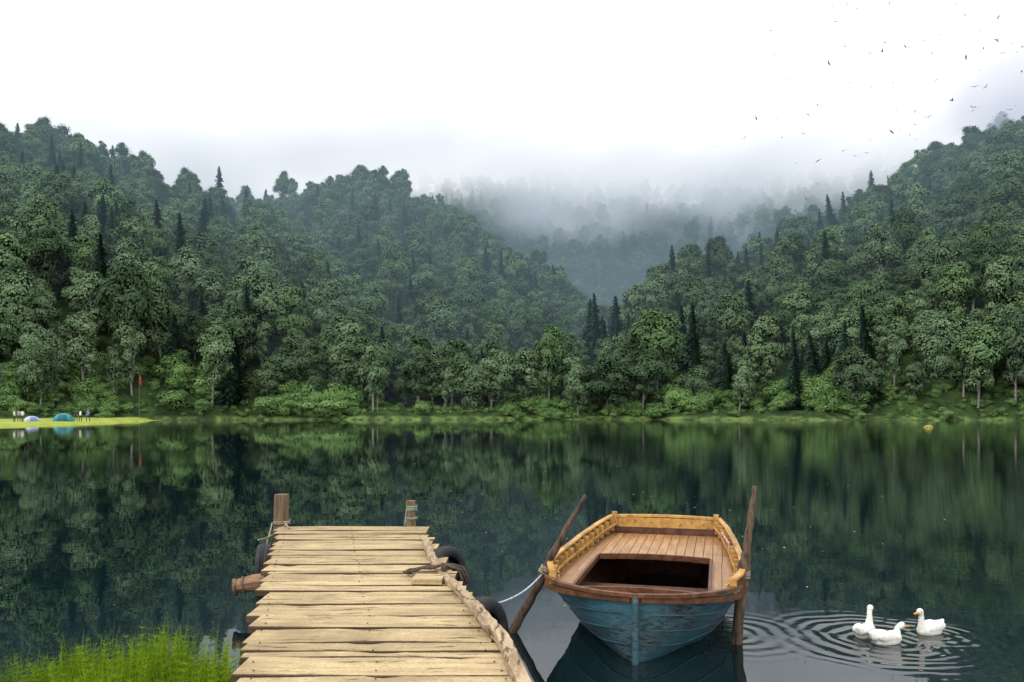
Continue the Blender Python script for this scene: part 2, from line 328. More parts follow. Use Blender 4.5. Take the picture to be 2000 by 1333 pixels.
def c2(g,P,sep):
    dx=g.math('DIVIDE',g.math('SUBTRACT',sep.outputs[0],262.),85.); dy=g.math('DIVIDE',g.math('SUBTRACT',sep.outputs[1],372.),55.); dz=g.math('DIVIDE',g.math('SUBTRACT',sep.outputs[2],152.),40.)
    r=g.math('SQRT',g.math('ADD',g.math('ADD',g.math('MULTIPLY',dx,dx),g.math('MULTIPLY',dy,dy)),g.math('MULTIPLY',dz,dz)))
    r=g.math('ADD',r,g.math('MULTIPLY',g.math('SUBTRACT',g.noise(P,.018,3,.6),.5),1.3))
    return g.math('MULTIPLY',g.ramp(r,.25,.98,1.,0.),.030), g.mix(g.ramp(sep.outputs[2],115.,185.),(.56,.62,.82),(1.15,1.15,1.25))  # glow colour rises with height, painting a shaded underside and lit top
volbox('cloud_bank',(160,312,104),(370,440,210),cloudmat('ridge_cloud',c2,.8))

# ---------------------------------------------------------------- water
wm,nt,out=newmat('lake_water'); g=N(nt); P=g.node('ShaderNodeNewGeometry').outputs['Position']; sep=g.node('ShaderNodeSeparateXYZ'); nt.links.new(P,sep.inputs[0])
h=g.math('MULTIPLY',g.noise(g.mapping(P,(1,1.4,1)),1.1,2,.5),.0014)
msk=g.ramp(g.noise(P,.035,2,.5),.42,.62,.06,.8)
msk=g.math('ADD',msk,g.math('MULTIPLY',g.ramp(sep.outputs[0],2.,9.),.8))
h=g.math('ADD',h,g.math('MULTIPLY',g.math('MULTIPLY',g.noise(g.mapping(P,(1,2.4,1)),5.,2,.5),.0011),msk))
def ring(cx,cy,amp,lam,fall,r0=.0):
    global h
    dx=g.math('SUBTRACT',sep.outputs[0],cx); dy=g.math('SUBTRACT',sep.outputs[1],cy)
    wob=g.math('MULTIPLY',g.noise(P,2.0,2,.5),.22)
    r=g.math('ADD',g.math('SQRT',g.math('ADD',g.math('MULTIPLY',dx,dx),g.math('MULTIPLY',dy,dy))),wob)
    s=g.math('SINE',g.math('MULTIPLY',r,2*math.pi/lam)); en=g.math('EXPONENT',g.math('MULTIPLY',r,-1/fall)); en=g.math('MULTIPLY',en,g.ramp(r,fall*1.8,fall*3.0,1.,0.))
    h=g.math('ADD',h,g.math('MULTIPLY',g.math('MULTIPLY',s,en),amp))
ring(3.24,7.15,.0085,.15,.42); ring(3.36,7.0,.0070,.13,.4); ring(3.82,7.30,.008,.12,.26); ring(1.95,7.3,.0045,.16,.38)
bp=g.node('ShaderNodeBump'); bp.inputs['Strength'].default_value=1; bp.inputs['Distance'].default_value=1; g.put(bp.inputs['Height'],h)
b=g.node('ShaderNodeBsdfPrincipled'); b.inputs['Base Color'].default_value=(.003,.010,.012,1); b.inputs['Roughness'].default_value=.005; b.inputs['IOR'].default_value=1.6
nt.links.new(bp.outputs[0],b.inputs['Normal']); nt.links.new(b.outputs[0],out.inputs[0])
obj('lake_water',[(-4000,-60,0),(4000,-60,0),(4000,6000,0),(-4000,6000,0)],[(0,1,2,3)],(wm,))

# near bank (below the frame) carrying the grass
bm_=simple('bank_soil',(.09,.08,.05),.95,.4,3); nx,ny=90,50; V=[];Fq=[]
for j in range(ny):
    for i in range(nx):
        x=-30+60*i/(nx-1); y=-30+36.5*j/(ny-1)
        ed=5.1+.25*math.sin(x*3) if x<-1.9 else (3.0 if x<3 else 4.3)
        if x<-3.4: ed=4.75+.2*math.sin(x*2)
        z=max(-.8,min(.12+.02*(ed-y),(ed-y)*.5)); V.append((x,y,z+.02*math.sin(x*5+y*3)))
for j in range(ny-1):
    for i in range(nx-1): a=j*nx+i; Fq.append((a,a+1,a+nx+1,a+nx))
obj('lake_bank',V,Fq,(bm_,),smooth=True)
gl=leaf('grass_blades',(.10,.20,.010),(.52,.72,.05),.4)
def blade(b,x,y,z,hh,w,t,whorl=False):
    a=random.uniform(0,6.28); lx,ly=math.cos(a)*hh*random.uniform(.03,.28),math.sin(a)*hh*random.uniform(.03,.28); px,py=math.cos(a+1.57)*w,math.sin(a+1.57)*w
    vs=[]
    for q in (0,.4,.75): vs+=[(x+lx*q*q+px*(1-q*.6),y+ly*q*q+py*(1-q*.6),z+hh*q),(x+lx*q*q-px*(1-q*.6),y+ly*q*q-py*(1-q*.6),z+hh*q)]
    vs.append((x+lx,y+ly,z+hh)); b.add(vs,[(0,1,3,2),(2,3,5,4),(4,5,6)],0,t)
    if whorl:
        for q in np.arange(.35,.97,.08):
            for k in range(8):
                th=random.uniform(0,6.28); l=.062*(1.25-q); cx,cy,cz=x+lx*q*q,y+ly*q*q,z+hh*q
                ex_,ey_,ez_=cx+math.cos(th)*l,cy+math.sin(th)*l,cz+l*.8
                b.add([(cx,cy,cz-.002),(cx,cy,cz+.003),(ex_,ey_,ez_)],[(0,1,2)],0,min(1,t+.1))
b=MB()
for k in range(8800):
    x=random.uniform(-3.9,-1.74); y=random.uniform(4.15,5.3)
    if x>-3.17+(10.83-y)*.2516-.06: continue
    ul=1000+F*x/y
    fade=min(1,max(.0,(ul+40)/220)); 
    if random.random()>fade*.95+.05: continue
    clump=.75+.25*math.sin(x*13+math.sin(y*9)*2)
    if random.random()>clump+.2: continue
    hump=.53+.04*math.sin(x*5.1)+.04*math.sin(x*11+1); hh=hump*random.betavariate(2.8,1.5)*1.12*(.62+.38*fade)
    if k%4==0: hh*=1.08
    blade(b,x,y,.05,hh,random.uniform(.002,.0045),random.random()**1.5,random.random()<.3)
b.obj('grass',(gl,))
b=MB()
for k in range(46):
    x=random.uniform(2.75,3.6); y=random.uniform(4.3,4.9); blade(b,x,y,0,random.uniform(.3,.72)*(.6+.4*(x-2.7)),.003,random.random()*.3,False)
rd=leaf('reed_stems',(.05,.07,.02),(.12,.16,.04),.2); b.obj('reeds',(rd,))

# ---------------------------------------------------------------- dock
plank=wood('weathered_plank',(.48,.37,.20),(.31,.225,.12),(.7,6,6),.85,.85,.006,stain=(.26,.19,.105),ct=(.345,.395),grit=1.4)
pedge_shade=wood('plank_edge_shade',(.12,.08,.045),(.05,.032,.02),(.7,6,6),.9,.6,.004)  # edge colour darkened to stand in for shade in the plank gaps
oldw=wood('old_post_wood',(.26,.18,.11),(.10,.065,.04),(9,9,1.2),.85,.6,.008)
beamw=wood('edge_beam_wood',(.42,.32,.20),(.22,.15,.085),(7,1.2,7),.8,.8,.01,ct=(.36,.43),grit=1.1)
logw=wood('log_wood',(.36,.22,.13),(.16,.09,.055),(1.2,7,7),.8,.7,.01,ct=(.36,.43))
darkw=wood('dark_wood',(.07,.05,.035),(.03,.02,.015),(4,4,4),.6,.4)  # darker brown for the dock substructure
dock=empty('wooden_dock')
def lx(y): return -3.17+(10.83-y)*.2516
def rx(y): return -1.20+(10.83-y)*.205
ZD=.45; b=MB(); y=10.86; first=True
while y>-1.2:
    w=random.choice([.15,.20,.26,.32,.38] if y>8 else [.12,.20,.28,.36,.46]); gap=random.choice([.005,.007,.010,.016,.024,.036]); tilt=random.uniform(-.035,.035); n=50; t=random.uniform(.2,.9)
    xl=lx(y-w/2)+random.uniform(-.03,.03); xr=rx(y-w/2)+random.uniform(-.03,.05); zt=random.uniform(-.006,.006)
    if first: xl-=.03; first=False
    top=[];ph=random.uniform(0,6)
    cuts=[(random.uniform(0,.85),random.uniform(.05,.22),random.uniform(.012,.045)) for _ in range(random.choice([0,1,1,2]))]
    for i in range(n+1):
        q=i/n; x=xl+(xr-xl)*q
        e1=.006*math.sin(q*9+ph)+random.uniform(-.003,.003); e2=.006*math.sin(q*7+ph*2)+random.uniform(-.003,.003)
        for c0,cw,dp in cuts:
            if c0<q<c0+cw: e1-=dp*math.sin((q-c0)/cw*math.pi)
        z=ZD+zt+.004*math.sin(q*5+ph)
        top.append(((x,y+e1+tilt*(q-.5),z),(x,y-w+gap+e2+tilt*(q-.5),z)))
    vs=[];fs=[];mi=[]
    for a,c in top: vs+=[(a[0],a[1],a[2]-.006),(a[0],a[1]-.008,a[2]),(c[0],c[1]+.008,c[2]),(c[0],c[1],c[2]-.006),(c[0],c[1],c[2]-.05),(a[0],a[1],a[2]-.05)]
    for i in range(n):
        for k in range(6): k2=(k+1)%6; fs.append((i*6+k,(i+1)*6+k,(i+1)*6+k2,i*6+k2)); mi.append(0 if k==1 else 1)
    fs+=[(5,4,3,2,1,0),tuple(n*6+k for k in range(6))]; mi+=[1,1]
    b.add(vs,fs,mi,t); y-=w
b.obj('planks',(plank,pedge_shade),dock)
nm=simple('rusty_nail',(.06,.035,.025),.7)
b=MB()
yv=10.7
while yv>2:
    for off in (.05,.5,.94):
        x=lx(yv)+(rx(yv)-lx(yv))*off+random.uniform(-.02,.02); b.ell((x,yv,ZD+.008),(.008,.008,.004),0,.5,6,4)
    yv-=random.uniform(.15,.3)
b.obj('nails',(nm,),dock)
b=MB()
for off in (.15,.5,.85):
    b.sweep([(lx(yv)+(rx(yv)-lx(yv))*off,yv,ZD-.13) for yv in np.linspace(10.75,-1,12)],.12,.14,0,random.random())
for yv in (10.4,8.3,6.2,4.2):
    for off in (.08,.92):
        x=lx(yv)+(rx(yv)-lx(yv))*off; b.tube([(x,yv,-1),(x,yv,ZD-.06)],.08,9,0,.4,.1)
    b.sweep([(lx(yv)+.02,yv,ZD-.25),(rx(yv)-.02,yv,ZD-.25)],.1,.1,0,.3)
b.obj('substructure',(darkw,),dock)
b=MB()
def dens_(pts,n=5):
    o=[]
    for a,c in zip(pts[:-1],pts[1:]):
        for k in range(n): q=k/n; o.append((a[0]+(c[0]-a[0])*q+random.uniform(-.006,.006),a[1]+(c[1]-a[1])*q))
    return o+[pts[-1]]
pts=dens_([(-1.02,9.40),(-.92,8.8),(-.76,8.0),(-.63,7.45),(-.45,6.9),(-.33,6.45)])
b.sweep([(x,y,ZD+.036+random.uniform(-.004,.004)) for x,y in pts],.075,.05,0,.6,.15)
pts=dens_([(-.32,6.42),(-.24,6.1),(-.14,5.7),(-.05,5.35),(-.01,5.0),(.05,4.6),(.14,4.1),(.34,3.2)])
b.sweep([(x,y,ZD+.040+random.uniform(-.004,.004)) for x,y in pts],.085,.055,0,.8,.14)
b.sweep([(-.37,6.35,ZD+.085),(-.28,5.95,ZD+.09),(-.18,5.55,ZD+.085)],.045,.03,0,.2,.2)
b.obj('edge_beam',(beamw,),dock)
b=MB(); b.box((-.77,7.35,ZD+.035),(.14,.13,.022),0,.75,Matrix.Rotation(-.06,3,'Z')); b.box((-.80,7.62,ZD+.03),(.15,.05,.015),1,.3,Matrix.Rotation(.1,3,'Z')); b.obj('patch_board',(plank,oldw),dock)
b=MB(); b.tube([(-2.78,8.0,.27),(-2.6,8.03,.30),(-2.3,8.05,.34)],[.070,.085,.088],12,0,.8,.10); b.tube([(-2.795,7.995,.268),(-2.765,8.0,.27)],[.085,.085],12,1,.3,.1); b.tube([(-2.70,8.0,.285),(-2.68,8.0,.288)],[.084,.084],12,1,.3,.1)
b.tube([(-1.86,5.4,.22),(-1.6,5.45,.25)],[.06,.06],9,1,.4,.1); b.obj('protruding_log',(logw,oldw),dock,smooth=False)
def post(name,x,y,z0,z1,r,lean=(0,0)):
    b=MB(); n=8; pts=[(x+lean[0]*i/n,y+lean[1]*i/n,z0+(z1-z0)*i/n) for i in range(n+1)]
    b.tube(pts,[r*(1.05-.08*i/n) for i in range(n+1)],14,0,random.random(),.12); return b.obj(name,(oldw,))
post('mooring_post',-3.19,10.98,-1,.88,.098,(.02,0)); post('mooring_post',-1.36,10.92,-1,.80,.062,(-.03,0))
rope=simple('rope_fibre',(.30,.25,.18),.9,.35,40); rope2=simple('rope_pale',(.42,.48,.52),.8,.3,40); rdark=simple('rope_dark',(.07,.05,.04),.9,.4,30)
def coil(b,c,r,h,turns,rr,m=0,axis=None):
    n=int(turns*14); pts=[]
    for i in range(n+1):
        a=2*math.pi*i/14; v=Vector((math.cos(a)*r,math.sin(a)*r,h*(i/n-.5)+random.uniform(-.004,.004)))
        if axis is not None: v=axis@v
        pts.append(Vector(c)+v)
    b.tube(pts,rr,6,m)
def sag(p,q,s,n=20): 
    p=Vector(p);q=Vector(q); return [p.lerp(q,i/n)-Vector((0,0,s*4*(i/n)*(1-i/n))) for i in range(n+1)]
b=MB(); coil(b,(-3.17,10.97,.50),.108,.06,2.5,.009); b.tube(sag((-3.1,10.86,.52),(-2.95,10.6,.47),.02),.010,6); b.tube(sag((-3.28,10.9,.50),(-3.22,10.3,.2),.04),.010,6)
b.tube(sag((-3.05,10.86,.51),(-3.35,10.5,.33),.05),.012,6)
coil(b,(-1.37,10.92,.70),.068,.08,3.5,.008,1); b.tube(sag((-1.44,10.9,.70),(-1.46,10.84,.46),-.02),.008,6,1); coil(b,(-1.37,10.92,.56),.070,.03,2,.008,1)
b.obj('post_rope',(rope,simple('rope_green',(.22,.30,.22),.9,.3,30)),dock,smooth=True)
b=MB() # knotted dark line around the patch board
pts=[(-1.02,7.72,ZD+.03),(-.93,7.66,ZD+.05),(-.84,7.7,ZD+.07),(-.75,7.62,ZD+.08),(-.66,7.66,ZD+.10),(-.58,7.56,ZD+.11),(-.48,7.55,ZD+.08),(-.42,7.5,ZD-.05)]
for o_ in (0,.03,-.04): b.tube([(p[0]+o_*.6,p[1]+o_+random.uniform(-.02,.02),p[2]+random.uniform(0,.015)) for p in pts],.013,6)
coil(b,(-.98,7.69,ZD+.03),.045,.02,2,.012); coil(b,(-.62,7.6,ZD+.09),.05,.03,2,.012)
b.obj('knotted_rope',(rdark,),dock,smooth=True)
rub=simple('tyre_rubber',(.022,.022,.024),.75,.35,14,.4)
def tire(name,loc,rot,R=.30,w=.17):
    prof=[(R*.60,-.30),(R*.64,-.46),(R*.80,-.52),(R*.94,-.47),(R,-.30),(R*1.01,-.1),(R*.985,-.09),(R*.985,-.05),(R*1.01,-.04),(R*1.01,.04),(R*.985,.05),(R*.985,.09),(R*1.01,.1),(R,.30),(R*.94,.47),(R*.80,.52),(R*.64,.46),(R*.60,.30),(R*.72,.36),(R*.88,.30),(R*.90,0),(R*.88,-.30),(R*.72,-.36)]
    n=40; vs=[];fs=[];m=len(prof)
    for i in range(n):
        a=2*math.pi*i/n; k=1+(.012 if i%2 else 0)
        for r,z in prof: 
            rr=r*k if r>R*.93 else r
            vs.append((rr*math.cos(a),rr*math.sin(a),z*w))
    for i in range(n):
        for j in range(m): j2=(j+1)%m; i2=(i+1)%n; fs.append((i*m+j,i2*m+j,i2*m+j2,i*m+j2))
    o=obj(name,vs,fs,(rub,),smooth=True); o.location=loc; o.rotation_euler=rot; return o
tire('car_tire',(-.25,6.75,.12),(math.radians(84),0,math.radians(90-28)),.33,.18)
tire('car_tire',(-.72,8.70,.26),(math.radians(84),0,math.radians(90-34)),.29,.16)
tire('car_tire',(-2.94,9.45,.16),(math.radians(90),0,math.radians(90+12)),.29,.16)

# ---------------------------------------------------------------- mooring poles with rope
def pole(name,pts,rad):
    b=MB(); P_=[Vector(p) for p in pts]; out_=[];rr=[]
    for i in range(len(P_)-1):
        for q in np.linspace(0,1,6)[:-1]: out_.append(P_[i].lerp(P_[i+1],q)+Vector((random.uniform(-.005,.005),random.uniform(-.005,.005),0))); rr.append((rad[i]+(rad[i+1]-rad[i])*q)*.88)
    out_.append(P_[-1]); rr.append(rad[-1]*.88); b.tube(out_,rr,10,0,random.random(),.12); return b.obj(name,(polew,),smooth=True)
polew=wood('pole_wood',(.15,.10,.065),(.045,.03,.022),(8,8,1.5),.8,.7,.008,ct=(.36,.43),grit=1.1)
pole('mooring_pole',[(-.20,7.3,-.7),(.0,7.33,.0),(.20,7.33,.36),(.34,7.34,.62),(.36,7.34,.70),(.52,7.35,.98),(.685,7.36,1.26)],[.05,.048,.045,.060,.042,.030,.022])
pole('mooring_pole',[(1.93,7.0,-.7),(1.97,6.98,0),(2.01,6.98,.5),(2.04,6.98,.68),(2.055,6.98,.80),(2.10,6.99,1.1),(2.135,7.0,1.375)],[.06,.056,.052,.064,.044,.034,.026])
b=MB(); ax=Vector((.5,0,.87)).to_track_quat('Z','Y').to_matrix(); coil(b,(.31,7.335,.57),.053,.07,4,.0075,0,ax); coil(b,(2.025,6.98,.60),.056,.07,4,.0075,0)
b.tube(sag((.34,7.3,.60),(.42,7.1,.60),.03),.008,6); b.tube(sag((2.0,6.95,.60),(1.90,6.93,.62),.02),.008,6)
b.tube(sag((.29,7.32,.55),(-.02,7.1,.36),.03,12)+sag((-.02,7.1,.36),(-.42,7.0,.40),.05,16)[1:],.009,6,1)
b.obj('mooring_rope',(rope,rope2),smooth=True)

# ---------------------------------------------------------------- boat
boat=empty('rowing_boat',(1.0,6.44,0),math.radians(-14.5))
bs=[0,.05,.12,.25,.45,.8,1.3,2.2,3.0,3.6]; bb=[.03,.30,.48,.68,.82,.87,.87,.82,.75,.66]
def B_(s): return float(np.interp(s,bs,bb))
def ZR(s): return float(np.interp(s,[0,.5,1.5,2.6,3.6],[.545,.52,.51,.53,.57]))
def ZK(s): return float(np.interp(s,[0,.3,1,3,3.6],[-.12,-.2,-.22,-.18,-.08]))
def PW(s): return float(np.interp(s,[0,.2,.45,.8,1.3,2.2,3.6],[1.0,.92,.78,.45,.26,.2,.3]))
def hullp(s,f,sd):
    z=ZK(s)+(ZR(s)-ZK(s))*f; return (sd*max(.018,B_(s)*max(f,.001)**PW(s)),s,z)
S_=[0,.02,.05,.08,.12,.18,.25,.34,.45,.6,.8,1.0,1.3,1.6,1.9,2.2,2.6,3.0,3.3,3.6]; FF=[0,.03,.08,.15,.22,.3,.4,.5,.6,.7,.8,.9,1.0]
paint=wood('blue_hull_paint',(.075,.12,.135),(.020,.032,.037),(5,1,12),.45,.8,.004,paint=(.034,.120,.160),spec=.45,stain=(.03,.035,.03),ct=(.41,.48),grit=1.0)
brown=wood('varnished_brown',(.17,.07,.03),(.07,.028,.015),(6,1.2,6),.45,.4,.003)
orange=wood('varnished_ochre',(.58,.35,.10),(.34,.17,.045),(6,1.2,6),.45,.5,.003,stain=(.25,.13,.05),ct=(.35,.42))
deckw=wood('deck_plank',(.46,.255,.105),(.29,.145,.058),(9,.9,9),.35,.3,.003,spec=.5,stain=(.22,.12,.06))
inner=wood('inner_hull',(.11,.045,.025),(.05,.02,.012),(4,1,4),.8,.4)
vs=[];fs=[]; m=len(FF)
for sd in(-1,1):
    o=len(vs)
    for s in S_:
        for f in FF: vs.append(hullp(s,f,sd))
    for i in range(len(S_)-1):
        for j in range(m-1):
            q=(o+i*m+j,o+(i+1)*m+j,o+(i+1)*m+j+1,o+i*m+j+1); fs.append(q if sd>0 else q[::-1])
L0=(len(S_)-1)*m; R0=len(S_)*m+L0
for j in range(m-1): fs.append((L0+j,L0+j+1,R0+j+1,R0+j))          # transom
for i in range(len(S_)-1): fs.append((i*m,len(S_)*m+i*m,len(S_)*m+(i+1)*m,(i+1)*m))
for j in range(m-1): fs.append((j,len(S_)*m+j,len(S_)*m+j+1,j+1))
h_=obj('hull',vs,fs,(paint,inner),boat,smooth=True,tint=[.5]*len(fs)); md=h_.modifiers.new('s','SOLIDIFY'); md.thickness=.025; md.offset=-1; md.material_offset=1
b=MB()
for f,th in((.40,.010),(.58,.012),(.77,.012)):
    for sd in(-1,1): b.sweep([(sd*(abs(hullp(s,f,sd)[0])+.002),s,hullp(s,f,sd)[2]) for s in S_[1:]],th,.008,0,.4)
b.tube([(0,-.03,-.3),(0,-.035,0),(0,-.04,.25),(0,-.03,.50),(0,-.01,.56)],[.026,.026,.025,.026,.024],8,0,.6)
b.obj('stem_and_strakes',(paint,),boat)
b=MB()
for sd in(-1,1):
    b.sweep([(sd*(B_(s)+.010),s,ZR(s)-.030) for s in S_],.040,.045,0,.3)
b.sweep([(-B_(.0),-.015,ZR(0)-.030),(B_(0),-.015,ZR(0)-.030)],.05,.045,0,.3)
def bowarc(off,z,n=28):
    pts=[]
    for i in range(n+1):
        w=-.82+1.64*i/n; s=float(np.interp(abs(w),[.0,.30,.48,.68,.82],[.0,.05,.12,.25,.45])); pts.append((w*(1-off*.6),s+off,z+.02*(abs(w)/.8)**2))
    return pts
b.sweep(bowarc(-.012,ZR(.2)+.012),.05,.028,0,.6)
b.obj('rub_rail',(brown,),boat)
zd=.495; b=MB()
def strip(w0,w1,s0,s1,z,m_=0,t=.5,th=.02):
    SS=np.linspace(s0,s1,12); vs=[]
    for s in SS:
        lim=B_(s)-.035; a=max(-lim,min(lim,w0)); c=max(-lim,min(lim,w1)); vs+=[(a,s,z),(c,s,z),(c,s,z-th),(a,s,z-th)]
    if abs(vs[20][0]-vs[21][0])<.005: return
    f_=[]
    for i in range(11):
        for k in range(4): k2=(k+1)%4; f_.append((i*4+k,i*4+k2,i*4+4+k2,i*4+4+k))
    f_+=[(3,2,1,0),(44,45,46,47)]; b.add(vs,f_,m_,t)
w=-.88; pw=.098
def sfar(w): return 1.86+.10*(1-(w/.56)**2)
while w<.88:
    strip(w+.003,w+pw-.003,sfar(w+pw/2) if abs(w+pw/2)<.56 else 1.86,3.56,zd+random.uniform(-.0015,.0015),0,random.uniform(.25,.85))
    w+=pw
for sd in(-1,1):
    for k in range(3):
        a=.58+.1*k; x0,x1=sd*a,sd*(a+.096); strip(min(x0,x1),max(x0,x1),.22,1.855,zd+random.uniform(-.002,.002),0,random.uniform(.25,.85))
for s0,s1 in((.06,.12),(.123,.19)): 
    L_=[];n=10
    for i in range(n+1):
        q=-1+2*i/n; L_.append((q*(B_(s0)-.04),s0)); 
    vs=[(q[0],s0,zd) for q in L_]+[(q[0]/(B_(s0)-.04)*(min(B_(s1)-.04,.577)),s1-.004,zd) for q in L_]
    b.add(vs,[(i,i+1,n+2+i,n+1+i) for i in range(n)],0,random.random())
b.obj('deck',(deckw,),boat)
b=MB()
arc=[(w,sfar(w)-.02,zd+.018) for w in np.linspace(-.56,.56,15)]; b.sweep(arc,.035,.05,0,.3)
near=[(w,.22-.03*(1-(w/.57)**2),zd+.025+.03*(1-(w/.57)**2)) for w in np.linspace(-.57,.57,15)]; b.sweep(near,.035,.04,0,.5)
for sd in(-1,1): b.sweep([(sd*.575,s,zd+.012) for s in np.linspace(.22,1.84,8)],.025,.05,0,.4)
b.box((0,1.35,.30),(.70,.10,.015),1,.2); b.box((0,1.55,.03),(.45,.40,.012),1,.1); b.box((.2,1.65,.13),(.16,.12,.08),1,.9)
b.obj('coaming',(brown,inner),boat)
b=MB(); SB=np.linspace(.40,3.6,18)
def HB(s): return float(np.interp(s,[.40,.7,2.5,3.6],[.10,.125,.14,.13]))
for sd in(-1,1):
    vs=[];f_=[]
    for s in SB:
        w0=B_(s)-.0; vs+=[(sd*w0,s,ZR(s)-.01),(sd*(w0+.02),s,ZR(s)+HB(s)),(sd*(w0-.004),s,ZR(s)+HB(s)),(sd*(w0-.024),s,ZR(s)-.01)]
    for i in range(len(SB)-1):
        for k in range(4): k2=(k+1)%4; f_.append((i*4+k,i*4+k2,i*4+4+k2,i*4+4+k))
    f_+=[(3,2,1,0),tuple(len(vs)-4+k for k in range(4))]; b.add(vs,f_,1,.3)
    b.sweep([(sd*(B_(s)-.010),s,ZR(s)+HB(s)+.012) for s in SB],.055,.020,0,.85)
    b.sweep([(sd*(B_(s)-.075),s,ZR(s)+.050) for s in SB],.018,.018,0,.8)
    for s in np.arange(.55,3.5,.24): b.box((sd*(B_(s)-.050),s,ZR(s)+.055),(.030,.014,.075),0,random.uniform(.6,1))
    b.box((sd*(B_(.40)-.02),.40,ZR(.4)+.03),(.03,.022,.085),0,.7)
b.sweep([(w,3.60+.02*(1-(w/.66)**2),ZR(3.6)+.135+.015*(1-(w/.66)**2)) for w in np.linspace(-.68,.68,11)],.06,.028,0,.8)
b.sweep([(w,3.60,ZR(3.6)+.06) for w in np.linspace(-.66,.66,5)],.03,.13,0,.5)
for w in(-.62,.62): b.box((w,3.58,ZR(3.6)+.10),(.03,.03,.09),0,.9)
b.obj('bulwark',(orange,brown),boat)
b=MB(); b.box((.72,2.55,ZR(2.5)+.085),(.006,.42,.040),0,.5,Matrix.Rotation(.085,3,'Z')); b.box((.713,2.55,ZR(2.5)+.085),(.004,.36,.012),1,.5,Matrix.Rotation(.085,3,'Z'))
b.obj('name_board',(simple('pink_paint',(.55,.35,.33),.6),simple('red_paint',(.35,.05,.05),.6)),boat)

# ---------------------------------------------------------------- ducks
feather=simple('white_feathers',(.74,.72,.64),.8,.12,30); bill=simple('orange_bill',(.65,.25,.04),.5,.15,20); eye=simple('eye_black',(.01,.01,.01),.2,0,1,.5); breast=simple('cream_feathers',(.68,.58,.34),.8,.1,20)
def duck(loc,rz,neck=.17,turn=0,low=False,sc=1.):
    e=empty('duck',loc,rz); e.scale=(sc,)*3; b=MB()
    b.ell((0,0,.035),(.165,.100,.085),0,.5,20,14); b.ell((.085,0,.045),(.095,.082,.08),0,.5,16,12); b.ell((-.12,0,.065),(.10,.065,.05),0,.5,14,10,Matrix.Rotation(.35,3,'Y'))
    b.tube([(-.15,0,.08),(-.19,0,.105),(-.225,0,.135)],[.05,.036,.012],10)
    for sd in(-1,1): b.ell((-.03,sd*.068,.075),(.145,.036,.055),0,.5,16,10,Matrix.Rotation(.12,3,'Y')); b.tube([(-.12,sd*.05,.09),(-.21,sd*.015,.125)],[.03,.008],8)
    hx=.155 if not low else .19; hz=.10+neck
    b.tube([(.10,0,.05),(.135,0,.09),(.145,0,.10+neck*.35),(.142,0,.10+neck*.7),(hx,0,hz)],[.062,.050,.034,.028,.032],14)
    b.ell((hx+.012,0,hz+.006),(.044,.033,.036),0,.5,14,10)
    o=b.obj('body',(feather,breast),e,smooth=True); o.data.name='duck_body'
    r=o.modifiers.new('r','REMESH'); r.mode='VOXEL'; r.voxel_size=.006; r.use_smooth_shade=True; s=o.modifiers.new('s','SMOOTH'); s.iterations=4; s.factor=.5
    b=MB(); vs=[];n=10
    for q,(x,w,h) in enumerate([(.04,.020,.020),(.062,.017,.014),(.085,.017,.009),(.102,.014,.006),(.108,.006,.003)]):
        for k in range(n): a=2*math.pi*k/n; vs.append((hx+x,w*math.cos(a),hz-.002-.10*x+h*math.sin(a)))
    fs=[(q*n+k,q*n+(k+1)%n,(q+1)*n+(k+1)%n,(q+1)*n+k) for q in range(4) for k in range(n)]+[tuple(4*n+k for k in range(n))]
    b.add(vs,fs); b.obj('bill',(bill,),e,smooth=True)
    b=MB(); [b.ell((hx+.028,sd*.029,hz+.014),(.006,.004,.006),0,.5,8,6) for sd in(-1,1)]; b.obj('eyes',(eye,),e,smooth=True)
duck((3.20,7.22,0),math.radians(48),.17,sc=.82); duck((3.29,7.0,0),math.radians(18),.065,low=True,sc=.82); duck((3.83,7.30,0),math.radians(205),.16,sc=.80)

# ---------------------------------------------------------------- far lawn, tents, people, flag
lm,nt,out=newmat('lawn'); g=N(nt); P=g.node('ShaderNodeNewGeometry').outputs['Position']
c=g.mix(g.ramp(g.noise(P,.5,5,.65),.3,.7),(.16,.24,.04),(.40,.42,.10)); d=g.node('ShaderNodeBsdfDiffuse'); g.put(d.inputs[0],c); nt.links.new(d.outputs[0],out.inputs[0])
V=[];Fq=[]; nx,ny=80,24
for j in range(ny):
    for i in range(nx):
        u=-700+1010*i/(nx-1); q=j/(ny-1); y0=float(np.interp(u,[-700,0,120,220,300],[70,88,99,118,140])); y1=float(np.interp(u,[-700,0,300],[110,137,152])); y=y0+(y1-y0)*q
        x=(u-1000)/F*y; ed=min(q*6,1)*min(1,(310-u)/40); V.append((x,y,-.15+.42*ed+.04*math.sin(x*.8)*ed+.9*max(0,q-.5)))
for j in range(ny-1):
    for i in range(nx-1): a=j*nx+i; Fq.append((a,a+1,a+nx+1,a+nx))
obj('lawn',V,Fq,(lm,),smooth=True)
